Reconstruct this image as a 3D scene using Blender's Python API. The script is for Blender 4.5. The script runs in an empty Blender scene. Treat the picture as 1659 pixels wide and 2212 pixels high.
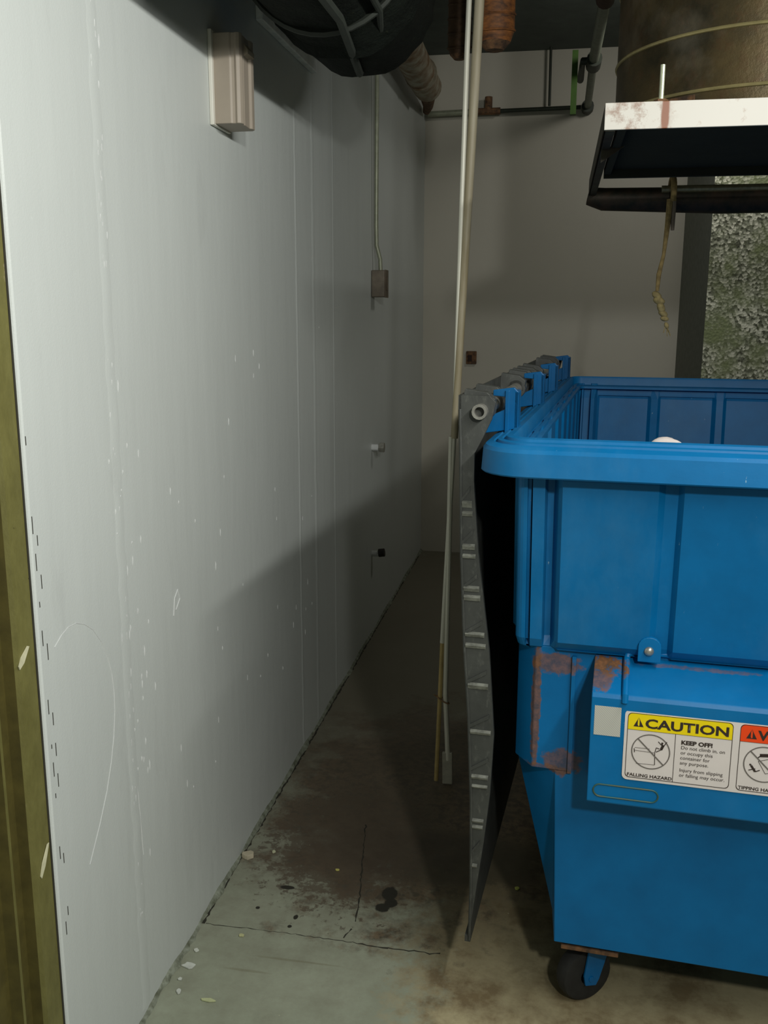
import bpy, bmesh, math, random
from mathutils import Vector, Matrix
random.seed(7)
sc = bpy.context.scene
C = sc.collection
PI = math.pi

# ------------------------------------------------------------------ camera
EYE = 1.55
F_PX, PITCH, YAW, ROLL = 2036.0, 0.20827, 0.181, 0.00286
cd = bpy.data.cameras.new('camera'); cam = bpy.data.objects.new('camera', cd); C.objects.link(cam)
cd.sensor_fit = 'VERTICAL'; cd.sensor_height = 24.0; cd.lens = 24.0 * F_PX / 2212.0
cd.clip_start = 0.02
fwd = Vector((-math.sin(YAW)*math.cos(PITCH), math.cos(YAW)*math.cos(PITCH), -math.sin(PITCH)))
rgt = Vector((math.cos(YAW), math.sin(YAW), 0)); upv = rgt.cross(fwd)
r2 = rgt*math.cos(ROLL) + upv*math.sin(ROLL); u2 = upv*math.cos(ROLL) - rgt*math.sin(ROLL)
m = Matrix((r2, u2, -fwd)).transposed().to_4x4(); m.translation = Vector((0, 0, EYE)); cam.matrix_world = m
sc.camera = cam

# ------------------------------------------------------------------ world and lights
w = bpy.data.worlds.new('world'); sc.world = w; w.use_nodes = True
bg = w.node_tree.nodes['Background']; bg.inputs[0].default_value = (0.82, 0.86, 0.76, 1); bg.inputs[1].default_value = 0.24

def area(name, loc, target, sx, sy, power, col):
    l = bpy.data.lights.new(name, 'AREA'); l.shape = 'RECTANGLE'; l.size = sx; l.size_y = sy; l.energy = power; l.color = col
    o = bpy.data.objects.new(name, l); C.objects.link(o); o.location = loc
    d = (Vector(target) - Vector(loc)).normalized()
    y = Vector((0, 1, 0)); x = y.cross(-d).normalized(); y = (-d).cross(x)
    mm = Matrix((x, y, -d)).transposed().to_4x4(); mm.translation = Vector(loc); o.matrix_world = mm
    return o
area('tube_light', (0.80, 0.75, 2.27), (-0.857, 0.75, 1.45), 0.04, 1.8, 36, (1.0, 1.0, 0.955))
area('entry_lamp', (0.62, -0.45, 2.24), (-0.1, 3.2, 1.1), 0.12, 0.12, 26, (1.0, 1.0, 0.955))
area('far_lamp', (0.62, 4.45, 2.85), (0.3, 6.0, 1.3), 0.25, 0.25, 5.5, (1.0, 0.97, 0.90))

sc.view_settings.view_transform = 'Standard'; sc.view_settings.look = 'None'
sc.view_settings.exposure = 0.0; sc.view_settings.gamma = 1.0; sc.view_settings.use_curve_mapping = False

# ------------------------------------------------------------------ material helpers
def lin(r, g, b):
    f = lambda c: (c/255/12.92) if c/255 <= 0.04045 else ((c/255+0.055)/1.055)**2.4
    return (f(r), f(g), f(b), 1)

class NT:
    def __init__(s, name):
        s.m = bpy.data.materials.new(name); s.m.use_nodes = True; s.t = s.m.node_tree
        s.b = s.t.nodes['Principled BSDF']; s.co = s.t.nodes.new('ShaderNodeTexCoord')
    def n(s, typ, **kw):
        x = s.t.nodes.new(typ)
        for k, v in kw.items():
            if k.startswith('i_'):
                key = k[2:]; x.inputs[int(key) if key.isdigit() else key.replace('_', ' ')].default_value = v
            else: setattr(x, k, v)
        return x
    def l(s, a, b): s.t.links.new(a, b)
    def mapping(s, scale=(1, 1, 1), loc=(0, 0, 0), rot=(0, 0, 0)):
        mp = s.n('ShaderNodeMapping'); mp.inputs['Scale'].default_value = scale; mp.inputs['Location'].default_value = loc; mp.inputs['Rotation'].default_value = rot
        s.l(s.co.outputs['Object'], mp.inputs[0]); return mp.outputs[0]
    def noise(s, sc_, detail=4, rough=0.55, scale=(1, 1, 1), loc=(0, 0, 0)):
        x = s.n('ShaderNodeTexNoise'); x.inputs['Scale'].default_value = sc_; x.inputs['Detail'].default_value = detail; x.inputs['Roughness'].default_value = rough
        s.l(s.mapping(scale, loc), x.inputs['Vector']); return x.outputs['Fac']
    def ramp(s, fac, stops):
        r = s.n('ShaderNodeValToRGB'); e = r.color_ramp.elements
        e[0].position, e[0].color = stops[0]; e[1].position, e[1].color = stops[-1]
        for p, c in stops[1:-1]:
            q = e.new(p); q.color = c
        s.l(fac, r.inputs[0]); return r.outputs[0]
    def step(s, fac, lo, hi):
        r = s.n('ShaderNodeMapRange'); r.inputs['From Min'].default_value = lo; r.inputs['From Max'].default_value = hi
        s.l(fac, r.inputs['Value']); return r.outputs[0]
    def mix(s, fac, a, b):
        x = s.n('ShaderNodeMix', data_type='RGBA')
        for sock, v in ((x.inputs[6], a), (x.inputs[7], b)):
            if isinstance(v, (tuple, list)): sock.default_value = v
            else: s.l(v, sock)
        if isinstance(fac, (int, float)): x.inputs[0].default_value = fac
        else: s.l(fac, x.inputs[0])
        return x.outputs[2]
    def math(s, op, a, b=0.0):
        x = s.n('ShaderNodeMath', operation=op)
        for k, v in ((0, a), (1, b)):
            if isinstance(v, (int, float)): x.inputs[k].default_value = v
            else: s.l(v, x.inputs[k])
        return x.outputs[0]
    def blob(s, c, r, soft=0.5, nz=None, amp=0.6):
        """1 inside an ellipsoid (centre c, radii r), ragged by noise"""
        mp = s.n('ShaderNodeVectorMath', operation='SUBTRACT'); s.l(s.co.outputs['Object'], mp.inputs[0]); mp.inputs[1].default_value = c
        dv = s.n('ShaderNodeVectorMath', operation='DIVIDE'); s.l(mp.outputs[0], dv.inputs[0]); dv.inputs[1].default_value = r
        ln = s.n('ShaderNodeVectorMath', operation='LENGTH'); s.l(dv.outputs[0], ln.inputs[0])
        d = ln.outputs['Value']
        if nz is not None: d = s.math('ADD', d, s.math('MULTIPLY', s.math('SUBTRACT', nz, 0.5), amp*2))
        r_ = s.n('ShaderNodeMapRange'); r_.inputs['From Min'].default_value = 1+soft/2; r_.inputs['From Max'].default_value = 1-soft/2
        s.l(d, r_.inputs['Value']); return r_.outputs[0]
    def bump(s, h, strength=0.3, dist=0.01):
        b = s.n('ShaderNodeBump'); b.inputs['Strength'].default_value = strength; b.inputs['Distance'].default_value = dist
        s.l(h, b.inputs['Height']); s.l(b.outputs[0], s.b.inputs['Normal'])
    def col(s, c):
        if isinstance(c, (tuple, list)): s.b.inputs['Base Color'].default_value = c
        else: s.l(c, s.b.inputs['Base Color'])
    def pr(s, rough=None, metal=None, spec=None):
        if rough is not None: s.b.inputs['Roughness'].default_value = rough
        if metal is not None: s.b.inputs['Metallic'].default_value = metal
        if spec is not None: s.b.inputs['Specular IOR Level'].default_value = spec

def simple(name, c, rough=0.6, metal=0.0, var=0.25, ns=30, bump=0.0, c2=None, scale=(1, 1, 1)):
    t = NT(name); nz = t.noise(ns, 5, 0.6, scale)
    c2 = c2 or tuple([x*(1-var) for x in c[:3]]+[1])
    t.col(t.mix(t.step(nz, 0.35, 0.65), c, c2)); t.pr(rough, metal)
    if bump: t.bump(nz, bump, 0.004)
    return t.m

# ------------------------------------------------------------------ geometry helpers
def thing(name, label, cat, loc=(0, 0, 0), rotz=0, group=None):
    o = bpy.data.objects.new(name, None); C.objects.link(o); o.empty_display_size = 0.1
    o.location = loc; o.rotation_euler = (0, 0, rotz); o['label'] = label; o['category'] = cat
    if group: o['group'] = group
    return o
def tag(o, label=None, cat=None, group=None, kind=None):
    for k, v in (('label', label), ('category', cat), ('group', group), ('kind', kind)):
        if v: o[k] = v
    return o
def obj(name, bm, mat, parent=None, smooth=False, bevel=0, loc=None, label=None):
    bmesh.ops.recalc_face_normals(bm, faces=bm.faces)
    me = bpy.data.meshes.new(name); bm.to_mesh(me); bm.free()
    mats = mat if isinstance(mat, list) else [mat]
    for q in mats: me.materials.append(q)
    o = bpy.data.objects.new(name, me); C.objects.link(o)
    if parent: o.parent = parent
    if loc: o.location = loc
    if smooth: 
        for p in me.polygons: p.use_smooth = True
        me.set_sharp_from_angle(angle=math.radians(30))
    if bevel:
        b = o.modifiers.new('bevel', 'BEVEL'); b.width = bevel; b.segments = 2; b.limit_method = 'ANGLE'; b.angle_limit = math.radians(35)
    if label: o['label'] = label
    return o
def bm_(): return bmesh.new()
def box(bm, x0, x1, y0, y1, z0, z1, M=None):
    vs = [bm.verts.new((x, y, z)) for x in (x0, x1) for y in (y0, y1) for z in (z0, z1)]
    for f in ((0, 1, 3, 2), (4, 6, 7, 5), (0, 4, 5, 1), (2, 3, 7, 6), (0, 2, 6, 4), (1, 5, 7, 3)): bm.faces.new([vs[i] for i in f])
    if M is not None: bmesh.ops.transform(bm, matrix=M, verts=vs)
    return vs
def prism(bm, pts, lo, hi, axis='y', M=None):
    """extrude 2D polygon. axis 'y': pts are (x,z); 'x': (y,z); 'z': (x,y)"""
    f = {'y': lambda p, t: (p[0], t, p[1]), 'x': lambda p, t: (t, p[0], p[1]), 'z': lambda p, t: (p[0], p[1], t)}[axis]
    a = [bm.verts.new(f(p, lo)) for p in pts]; b = [bm.verts.new(f(p, hi)) for p in pts]; n = len(pts)
    bm.faces.new(a); bm.faces.new(b[::-1])
    for i in range(n): bm.faces.new([a[i], b[i], b[(i+1) % n], a[(i+1) % n]])
    if M is not None: bmesh.ops.transform(bm, matrix=M, verts=a+b)
    return a+b
def tube(bm, pts, r, n=12, caps=True, rs=None):
    pts = [Vector(p) for p in pts]; rings = []; prev = None
    for i, p in enumerate(pts):
        if i == 0: t = pts[1]-p
        elif i == len(pts)-1: t = p-pts[-2]
        else: t = (pts[i+1]-p).normalized()+(p-pts[i-1]).normalized()
        t.normalize()
        if prev is None:
            a = Vector((0, 0, 1)) if abs(t.z) < 0.9 else Vector((1, 0, 0)); x = t.cross(a).normalized()
        else: x = (prev-t*prev.dot(t)).normalized()
        prev = x; y = t.cross(x); rr = rs[i] if rs else r
        rings.append([bm.verts.new(p+x*math.cos(2*PI*k/n)*rr+y*math.sin(2*PI*k/n)*rr) for k in range(n)])
    for A, B in zip(rings, rings[1:]):
        for k in range(n): bm.faces.new([A[k], A[(k+1) % n], B[(k+1) % n], B[k]])
    if caps: bm.faces.new(rings[0][::-1]); bm.faces.new(rings[-1])
    return rings
def arc(c, r, a0, a1, n, plane):
    out = []
    for i in range(n+1):
        t = math.radians(a0+(a1-a0)*i/n); d = (r*math.cos(t), r*math.sin(t))
        out.append(Vector(c)+Vector({'xz': (d[0], 0, d[1]), 'yz': (0, d[0], d[1]), 'xy': (d[0], d[1], 0)}[plane]))
    return out
def ring_loft(bm, loops, close=True, cap0=False, cap1=False):
    R = [[bm.verts.new(p) for p in L] for L in loops]; n = len(R[0])
    for A, B in zip(R, R[1:]):
        for k in range(n if close else n-1): bm.faces.new([A[k], A[(k+1) % n], B[(k+1) % n], B[k]])
    if cap0: bm.faces.new(R[0][::-1])
    if cap1: bm.faces.new(R[-1])
    return R

# ------------------------------------------------------------------ materials: setting
def wall_mat(name, c, fx=True):
    t = NT(name)
    big = t.noise(1.3, 3, 0.5); fine = t.noise(240, 3, 0.6)
    base = t.mix(t.step(big, 0.3, 0.7), c, tuple([x*0.93 for x in c[:3]]+[1]))
    if fx:  # scuffs and pale specks, vertical streaks
        sp = t.noise(26, 6, 0.75, (1, 2.2, 0.55)); base = t.mix(t.math('MULTIPLY', t.step(sp, 0.70, 0.74), 0.55), base, lin(232, 234, 230))
        dk = t.noise(5.5, 7, 0.7, (1, 1.6, 0.45), (3, 1, 8)); base = t.mix(t.math('MULTIPLY', t.step(dk, 0.60, 0.85), 0.25), base, lin(140, 140, 138))
    t.col(base); t.pr(0.42, 0, 0.35)
    h = t.math('ADD', t.math('MULTIPLY', t.noise(4, 3, 0.5, (1, 3, 0.6)), 0.5), t.math('MULTIPLY', fine, 0.10)); t.bump(h, 0.18, 0.02)
    return t.m
M_wall = wall_mat('wall_paint', lin(206, 211, 207))
M_farwall = wall_mat('far_wall_paint', lin(190, 186, 172), False)
t = NT('ceiling_concrete'); nz = t.noise(6, 6, 0.6); t.col(t.mix(nz, lin(96, 104, 96), lin(58, 64, 58))); t.pr(0.9); t.bump(nz, 0.3, 0.02); M_ceil = t.m

t = NT('floor_paint')
n1 = t.noise(7, 8, 0.68); n2 = t.noise(34, 6, 0.7); n3 = t.noise(2.2, 4, 0.6); n4 = t.noise(90, 3, 0.6); n5 = t.noise(14, 8, 0.72, loc=(4, 2, 0))
paint = t.mix(t.step(n3, 0.35, 0.65), lin(164, 170, 150), lin(148, 154, 134))
worn = t.mix(t.step(n1, 0.42, 0.62), lin(190, 178, 140), lin(124, 108, 78))
brown = t.mix(t.step(n2, 0.42, 0.58), lin(120, 98, 74), lin(52, 42, 34))
c = paint
wornmask = t.blob((0.28, 2.0, 0), (0.56, 1.1, 1), 0.25, n5, 0.45)
c = t.mix(wornmask, c, worn)
m2 = t.blob((-0.34, 2.84, 0), (0.50, 0.66, 1), 0.35, n1, 1.1); c = t.mix(t.math('MULTIPLY', m2, 0.92), c, brown)
m3 = t.blob((-0.30, 2.47, 0), (0.32, 0.13, 1), 0.3, n2, 0.9); c = t.mix(t.math('MULTIPLY', m3, 0.9), c, lin(50, 44, 36))
m3b = t.blob((-0.55, 2.50, 0), (0.22, 0.28, 1), 0.2, n2, 1.9); c = t.mix(t.math('MULTIPLY', m3b, 0.75), c, lin(70, 56, 44))
m4 = t.blob((-0.60, 4.6, 0), (0.9, 2.3, 1), 0.8, n5, 0.5); c = t.mix(t.math('MULTIPLY', m4, 0.8), c, lin(104, 94, 78))
m5 = t.blob((0.15, 2.25, 0), (0.45, 0.40, 1), 0.5, n1, 0.6); c = t.mix(t.math('MULTIPLY', m5, 0.45), c, lin(84, 78, 56))
for cx, cy, rx, ry in ((-0.396, 2.265, .022, .03), (-0.385, 2.225, .017, .02), (-0.405, 2.20, .02, .018), (-0.676, 2.242, .020, .009), (-0.73, 2.14, .006, .006), (-.62, 2.12, .006, .01), (-.625, 2.08, .006, .006)):
    c = t.mix(t.blob((cx, cy, 0), (rx, ry, 1), 0.2, n2, 0.5), c, lin(44, 42, 34))
for cx, cy, rx, ry, k in ((-0.56, 1.955, .10, .004, .35), (-.68, 1.90, .05, .004, .35)):
    c = t.mix(t.math('MULTIPLY', t.blob((cx, cy, 0), (rx, ry, 1), 0.6, n1, 0.9), k), c, lin(104, 96, 66))
sp = t.step(n2, 0.70, 0.74); c = t.mix(t.math('MULTIPLY', sp, 0.7), c, lin(60, 56, 44))
sp2 = t.step(t.noise(60, 4, 0.6, loc=(9, 3, 0)), 0.72, 0.75); c = t.mix(t.math('MULTIPLY', sp2, 0.6), c, lin(190, 188, 160))
t.col(c); t.pr(0.55); t.bump(t.math('ADD', n1, t.math('MULTIPLY', n4, 0.2)), 0.25, 0.006); M_floor = t.m

M_crack = simple('crack_dirt', lin(52, 50, 40), 0.9)
t = NT('olive_frame_paint'); nz = t.noise(25, 7, 0.7, (1, 1, .5)); c = t.mix(t.step(nz, .3, .7), lin(122, 118, 66), lin(100, 96, 50))
c = t.mix(t.step(t.noise(12, 6, .75, (1, 1, .6), (2, 5, 1)), .66, .70), c, lin(150, 140, 110)); c = t.mix(t.step(t.noise(70, 4, .7), .70, .73), c, lin(40, 36, 20)); t.col(c); t.pr(.55); t.bump(nz, .3, .005); M_olive = t.m
M_olive_dark = simple('dark_olive_frame_paint', lin(86, 78, 34), .55, 0, .35, 18, .2)
M_plaster = simple('white_plaster', lin(212, 214, 212), .6, 0, .08, 60, .2)

# ------------------------------------------------------------------ setting
WX, FY, CZ, NY = -0.857, 6.04, 3.06, 1.400
def struct(o): return tag(o, kind='structure')
bm = bm_(); box(bm, -1.4, 3.4, -2.6, FY+.15, -0.12, 0); struct(obj('floor', bm, M_floor))
bm = bm_()   # left wall with a rounded corner bead at its near end
pts = [(WX-.14, FY), (WX, FY), (WX, NY+.006), (WX-.002, NY+.002), (WX-.006, NY), (WX-.14, NY)]
prism(bm, pts, 0, CZ, 'z'); struct(obj('wall_left', bm, M_wall))
bm = bm_(); box(bm, -1.4, 3.4, FY, FY+.15, 0, CZ); struct(obj('wall_back', bm, M_farwall))
bm = bm_(); box(bm, 3.25, 3.4, -2.6, FY, 0, CZ); struct(obj('wall_right', bm, M_farwall))
bm = bm_(); box(bm, -1.4, 3.4, -2.6, FY+.15, CZ, CZ+.15); struct(obj('ceiling', bm, M_ceil))
# shallow fillets of plaster along the foot of the left wall (ragged)
bm = bm_(); N = 160; prev = None
for i in range(N+1):
    y = NY+.02+(FY-NY-.02)*(i/N)**1.6
    d = .006+.003*math.sin(i*.7)*math.sin(i*.23)+.003*random.random()+(.006 if random.random() < .08 else 0); h = .010+.004*random.random()+.005*math.sin(i*.4)
    L = [bm.verts.new(p) for p in ((WX-.002, y, h), (WX+d*.5, y, h*.55), (WX+d, y, 0.0005))]
    if prev:
        for k in range(2): bm.faces.new([prev[k], prev[k+1], L[k+1], L[k]])
    prev = L
struct(obj('baseboard_left', bm, simple('skirt_plaster', lin(150, 156, 140), .7, 0, .5, 40, .2, c2=lin(96, 100, 82))))
# raised drywall joints on the left wall
def joint(name, y0, wd, z0, z1, amp, seed):
    rnd = random.Random(seed); bm = bm_(); n = 120; prev = None
    for i in range(n+1):
        z = z0+(z1-z0)*i/n; j = (rnd.random()-.5)*wd*.15
        L = [bm.verts.new((WX+h, y0+j+o, z)) for o, h in ((-wd/2, -.001), (-wd*.28, amp), (wd*.2, amp*.9), (wd/2, -.001))]
        if prev:
            for k in range(3): bm.faces.new([prev[k], prev[k+1], L[k+1], L[k]])
        prev = L
    return struct(obj(name, bm, M_wall, smooth=True))
joint('trim_2', 1.727, .055, .02, CZ-.02, .0009, 1)
joint('trim_3', 3.08, .035, .02, CZ-.02, .0014, 2)
joint('trim_4', 3.30, .05, .02, CZ-.02, .0013, 3)
joint('trim_5', 3.60, .03, .02, CZ-.02, .0012, 4)
# plaster blobs stuck to the joint
bm = bm_(); rnd = random.Random(5)
for i in range(120):
    if i < 62: y = 1.727+rnd.gauss(0, .010); z = rnd.uniform(.25, 2.15)
    elif i < 84: y = 1.80+rnd.gauss(0, .03); z = rnd.uniform(.3, 1.3)
    else: y = rnd.uniform(1.9, 3.4); z = rnd.uniform(.35, 1.5)
    ry, rz = rnd.uniform(.001, .0028), rnd.uniform(.003, .014)
    s = bmesh.ops.create_icosphere(bm, subdivisions=1, radius=1)
    bmesh.ops.transform(bm, matrix=Matrix.Translation((WX, y, z)) @ Matrix.Diagonal((.0016, ry, rz, 1)), verts=s['verts'])
struct(obj('trim_6', bm, M_plaster, smooth=True))
# narrow open slots in the corner bead
bm = bm_()
for y, z0, z1 in ((1.408, 1.335, 1.350), (1.409, 1.185, 1.215), (1.421, 1.162, 1.18), (1.412, 1.12, 1.15), (1.424, 1.085, 1.11), (1.413, 1.055, 1.065), (1.414, .985, 1.013), (1.427, .955, .985), (1.416, .858, .885), (1.428, .832, .856), (1.417, .792, .80), (1.430, .772, .797), (1.418, .738, .765), (1.430, .712, .738), (1.418, .696, .705), (1.418, .575, .60), (1.429, .56, .58), (1.43, .452, .47), (1.42, .418, .445)):
    box(bm, WX-.001, WX+.0006, y-.0009, y+.0009, z0, z1)
struct(obj('trim_7', bm, M_crack))
# long curved scratches in the paint
bm = bm_()
sc1 = [(1.45, .97), (1.475, .983), (1.50, .99), (1.53, .988), (1.56, .976), (1.59, .955), (1.62, .92), (1.642, .88), (1.655, .84), (1.66, .80), (1.658, .76), (1.648, .71), (1.63, .66), (1.605, .61), (1.57, .56), (1.52, .50)]
tube(bm, [(WX+.0002, y, z) for y, z in sc1], .0007, 6)
tube(bm, [(WX+.0002, 1.735, .60), (WX+.0002, 1.745, .48), (WX+.0002, 1.75, .38)], .0007, 6)
tube(bm, [(WX+.0005, 1.97, .86), (WX+.0005, 1.98, .90), (WX+.0005, 2.0, .915), (WX+.0005, 2.01, .89), (WX+.0005, 1.985, .87)], .0011, 6)
struct(obj('trim_8', bm, M_plaster))
# olive steel door frame that closes the wall's near end
bm = bm_()
prof = [(WX-.006, NY-.004), (WX-.004, 1.345), (WX-.012, 1.342), (WX-.030, 1.338), (WX-.030, 1.296), (WX-.012, 1.292), (WX-.010, 1.282), (WX-.030, 1.278), (WX-.030, 1.05), (WX-.14, 1.05), (WX-.14, NY-.004)]
prism(bm, prof, 0, CZ, 'z')
for f in bm.faces:
    c = f.calc_center_median()
    if abs(f.normal.z) < .5 and c.y < 1.342 and not (1.281 < c.y < 1.293): f.material_index = 1
struct(obj('door_1', bm, [M_olive, M_olive_dark]))
bm = bm_(); box(bm, WX-.02, WX-.0045, NY-.004, NY+.0005, 0, CZ); struct(obj('trim_9', bm, M_crack))
# chipped paint on the frame
for i, (y, z, a, ln, wd) in enumerate(((1.358, .985, .7, .022, .007), (1.372, .60, 1.0, .030, .006))):
    bm = bm_(); M = Matrix.Translation((WX-.0032, y, z)) @ Matrix.Rotation(a, 4, 'X')
    prism(bm, [(-ln, -wd*.5), (-ln*.3, -wd), (ln, -wd*.2), (ln*.9, wd*.5), (-ln*.2, wd), (-ln*.9, wd*.4)], -.0006, .0012, 'x', M)
    struct(obj('trim_%d' % (10+i), bm, simple('bare_chip', lin(226, 222, 186), .5)))
# cracks in the floor
def crack(name, pts, wd, seed):
    rnd = random.Random(seed); bm = bm_(); prev = None; P = [Vector(p) for p in pts]
    for (A, B) in zip(P, P[1:]):
        n = max(3, int((B-A).length/.012))
        for i in range(n+1):
            q = A.lerp(B, i/n); d = (B-A).normalized(); nn = Vector((-d.y, d.x)); q = q+nn*rnd.gauss(0, .0014)
            ww = wd*rnd.uniform(.3, 1.3)
            L = [bm.verts.new((q.x+nn.x*s*ww, q.y+nn.y*s*ww, .0006)) for s in (-1, 1)]
            if prev: bm.faces.new([prev[0], prev[1], L[1], L[0]])
            prev = L
    return struct(obj(name, bm, M_crack))
crack('trim_12', [(-.842, 2.05), (-.60, 2.052), (-.454, 2.047)], .0011, 1)
crack('trim_13', [(-.454, 2.047), (-.36, 2.042), (-.23, 2.045)], .0024, 2)
crack('trim_14', [(-.478, 2.06), (-.466, 2.10)], .0022, 3)
crack('trim_15', [(-.462, 2.13), (-.473, 2.24), (-.50, 2.40), (-.53, 2.60)], .0020, 4)
crack('trim_16', [(-.850, 2.05), (-.848, 2.5), (-.846, 3.0), (-.848, 4.2), (-.849, 6.0)], .0035, 5)

# concrete column against the far wall
t = NT('exposed_aggregate'); v = t.n('ShaderNodeTexVoronoi'); v.inputs['Scale'].default_value = 85; t.l(t.mapping(), v.inputs['Vector'])
v2 = t.noise(55, 4, .7); v3 = t.noise(6, 4, .6)
c = t.ramp(t.math('ADD', t.math('MULTIPLY', v.outputs['Color'], .55), t.math('MULTIPLY', v2, .5)), [(.36, lin(84, 86, 70)), (.52, lin(160, 164, 142)), (.66, lin(232, 232, 212))])
c = t.mix(t.step(v3, .45, .65), c, lin(140, 150, 108)); t.col(c); t.pr(.8); t.bump(v.outputs['Distance'], .5, .006); M_agg = t.m
bm = bm_(); box(bm, .70, 1.55, 4.95, FY, 0, CZ)
for f in bm.faces:
    if f.normal.x < -.5 or f.calc_center_median().x < .71: f.material_index = 1
struct(tag(obj('trim_17', bm, [M_agg, simple('column_side', lin(128, 132, 122), .8)])))

# ------------------------------------------------------------------ materials: objects
def blue(name, c1, c2, rough, patches=(), dust=0.0, seed=0):
    t = NT(name); nz = t.noise(9, 6, .6, loc=(seed, 0, 0)); n2 = t.noise(60, 6, .72, loc=(seed, 1, 0))
    c = t.mix(t.step(nz, .3, .7), c1, c2)
    if dust:
        d = t.step(t.noise(4, 7, .68, (1, 1, .5), (seed, 4, 2)), .48, .78)
        c = t.mix(t.math('MULTIPLY', d, dust), c, lin(120, 160, 172))
        s = t.step(t.noise(70, 4, .7, (1, 1, .4), (2, 1, 7)), .71, .74); c = t.mix(t.math('MULTIPLY', s, .5), c, lin(170, 200, 205))
    rust = t.mix(t.step(n2, .38, .62), lin(128, 88, 58), lin(84, 66, 50))
    for pc, pr_, k in patches:
        c = t.mix(t.math('MULTIPLY', t.blob(pc, pr_, .25, n2, .8), k), c, rust)
    t.col(c); t.pr(rough, 0, .28); t.bump(n2, .06, .004); return t.m
B1, B2 = lin(0, 106, 164), lin(0, 95, 149)

t = NT('black_plastic'); nz = t.noise(14, 6, .65); n2 = t.noise(80, 5, .7, (1, 1, .4)); c = t.mix(t.step(nz, .3, .7), lin(70, 72, 68), lin(52, 54, 51))
c = t.mix(t.math('MULTIPLY', t.step(n2, .55, .75), .5), c, lin(108, 110, 102)); t.col(c); t.pr(.5); t.bump(n2, .15, .003); M_lid = t.m
M_rib = simple('rib_plastic', lin(132, 134, 124), .5, 0, .5, 70)  # lighter grey than the lid, given to the skirt ribs
M_tyre = simple('tyre_rubber', lin(30, 31, 29), .75, 0, .4, 40, .2)
M_zinc = simple('zinc_steel', lin(188, 186, 176), .38, .75, .3, 60, .1)
M_rust = simple('rusty_steel', lin(128, 92, 60), .8, .1, .5, 40, .5, c2=lin(62, 48, 36))
t = NT('retroreflective_tape'); wv = t.n('ShaderNodeTexWave'); wv.inputs['Scale'].default_value = 95; t.l(t.mapping(rot=(0, PI/4, 0)), wv.inputs['Vector'])
t.col(t.mix(wv.outputs['Fac'], lin(200, 198, 186), lin(172, 174, 168))); t.pr(.35); M_tape = t.m

# ------------------------------------------------------------------ DUMPSTER
A = 0.07464; U = Vector((math.cos(A), -math.sin(A), 0)); V = Vector((math.sin(A), math.cos(A), 0))
UC, V0 = 0.36, 2.76
ORG = U*UC + V*V0
dump = thing('dumpster', 'blue wheeled steel and plastic dumpster with open black lids under the chute', 'dumpster', ORG, -A)
def L3(u, v, z): return (u-UC, v-V0, z)
def dbox(bm, u0, u1, v0, v1, z0, z1): return box(bm, u0-UC, u1-UC, v0-V0, v1-V0, z0, z1)

# lower steel hopper: chamfered octagon, tapering to a smaller base
def octo(u0, u1, v0, v1, cu, cv, z):
    P = [(u0+cu, v0), (u1-cu, v0), (u1, v0+cv), (u1, v1-cv), (u1-cu, v1), (u0+cu, v1), (u0, v1-cv), (u0, v0+cv)]
    return [L3(a, b, z) for a, b in P]
M_hop = blue('blue_steel', B1, B2, .48, [((-.14-UC, 1.86-V0, .60), (.07, .05, .012), .6), ((-.160-UC, 1.88-V0, .74), (.010, .05, .15), .85), ((-.12-UC, 1.88-V0, .838), (.048, .04, .022), .75), ((-.10-UC, 1.88-V0, .62), (.04, .05, .03), .7)], 0, 3)
bm = bm_()
ring_loft(bm, [octo(-.112, .832, 1.88, 3.64, .012, .10, .19), octo(-.112, .832, 1.88, 3.64, .012, .10, .20), octo(-.205, .925, 1.88, 3.64, .092, .085, .600)], cap0=True)
bot = ring_loft(bm, [octo(-.205, .925, 1.88, 3.64, .042, .055, .602), octo(-.205, .925, 1.88, 3.64, .042, .055, .875), octo(-.19, .91, 1.895, 3.625, .042, .055, .875), octo(-.19, .91, 1.895, 3.625, .042, .055, .62)])
ring_loft(bm, [octo(-.205, .925, 1.88, 3.64, .092, .085, .600), octo(-.205, .925, 1.88, 3.64, .042, .055, .602)])
obj('steel_body', bm, M_hop, dump, bevel=.002)

# plastic tub with corrugated walls
def walls_profile(n_front, u0, u1, v0, v1, r, z, dz):
    """closed loop of points; front and back follow the step pattern, sides have ribs"""
    P = []
    def corner(cu, cv, a0):
        for i in range(6):
            a = math.radians(a0+18*i); P.append((cu+r*math.cos(a), cv+r*math.sin(a)))
    corner(u0+r, v0+r, 180)
    f = [(-.186, .0), (-.184, .026), (-.178, .026), (-.176, .0), (-.152, .0), (-.149, .028), (-.136, .030), (-.126, .0), (-.118, -.012), (.060, -.012), (.072, .0), (.096, .004), (.106, -.010), (.290, -.010), (.304, .004), (.328, .004), (.340, -.010), (.52, -.010), (.534, .004), (.556, .004), (.57, -.01), (.80, -.01), (.82, .0)]
    for a, d in f: P.append((a, v0+d*dz))
    corner(u1-r, v0+r, 270)
    s = []
    for q in range(8): k = v0+r+.06+(v1-v0-2*r-.2)*q/7; s += [(k, 0), (k+.012, .014), (k+.10, .014), (k+.112, 0)]
    for b, d in s: P.append((u1+d*dz, b))
    corner(u1-r, v1-r, 0)
    for a, d in f[::-1]: P.append((a, v1-d*dz))
    corner(u0+r, v1-r, 90)
    for b, d in s[::-1]: P.append((u0-d*dz, b))
    return [L3(a, b, z) for a, b in P]
M_tub = blue('blue_plastic', lin(0, 108, 166), lin(0, 97, 150), .48, (), .14, 0)
bm = bm_()
TU0, TU1 = -.207, .927
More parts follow.
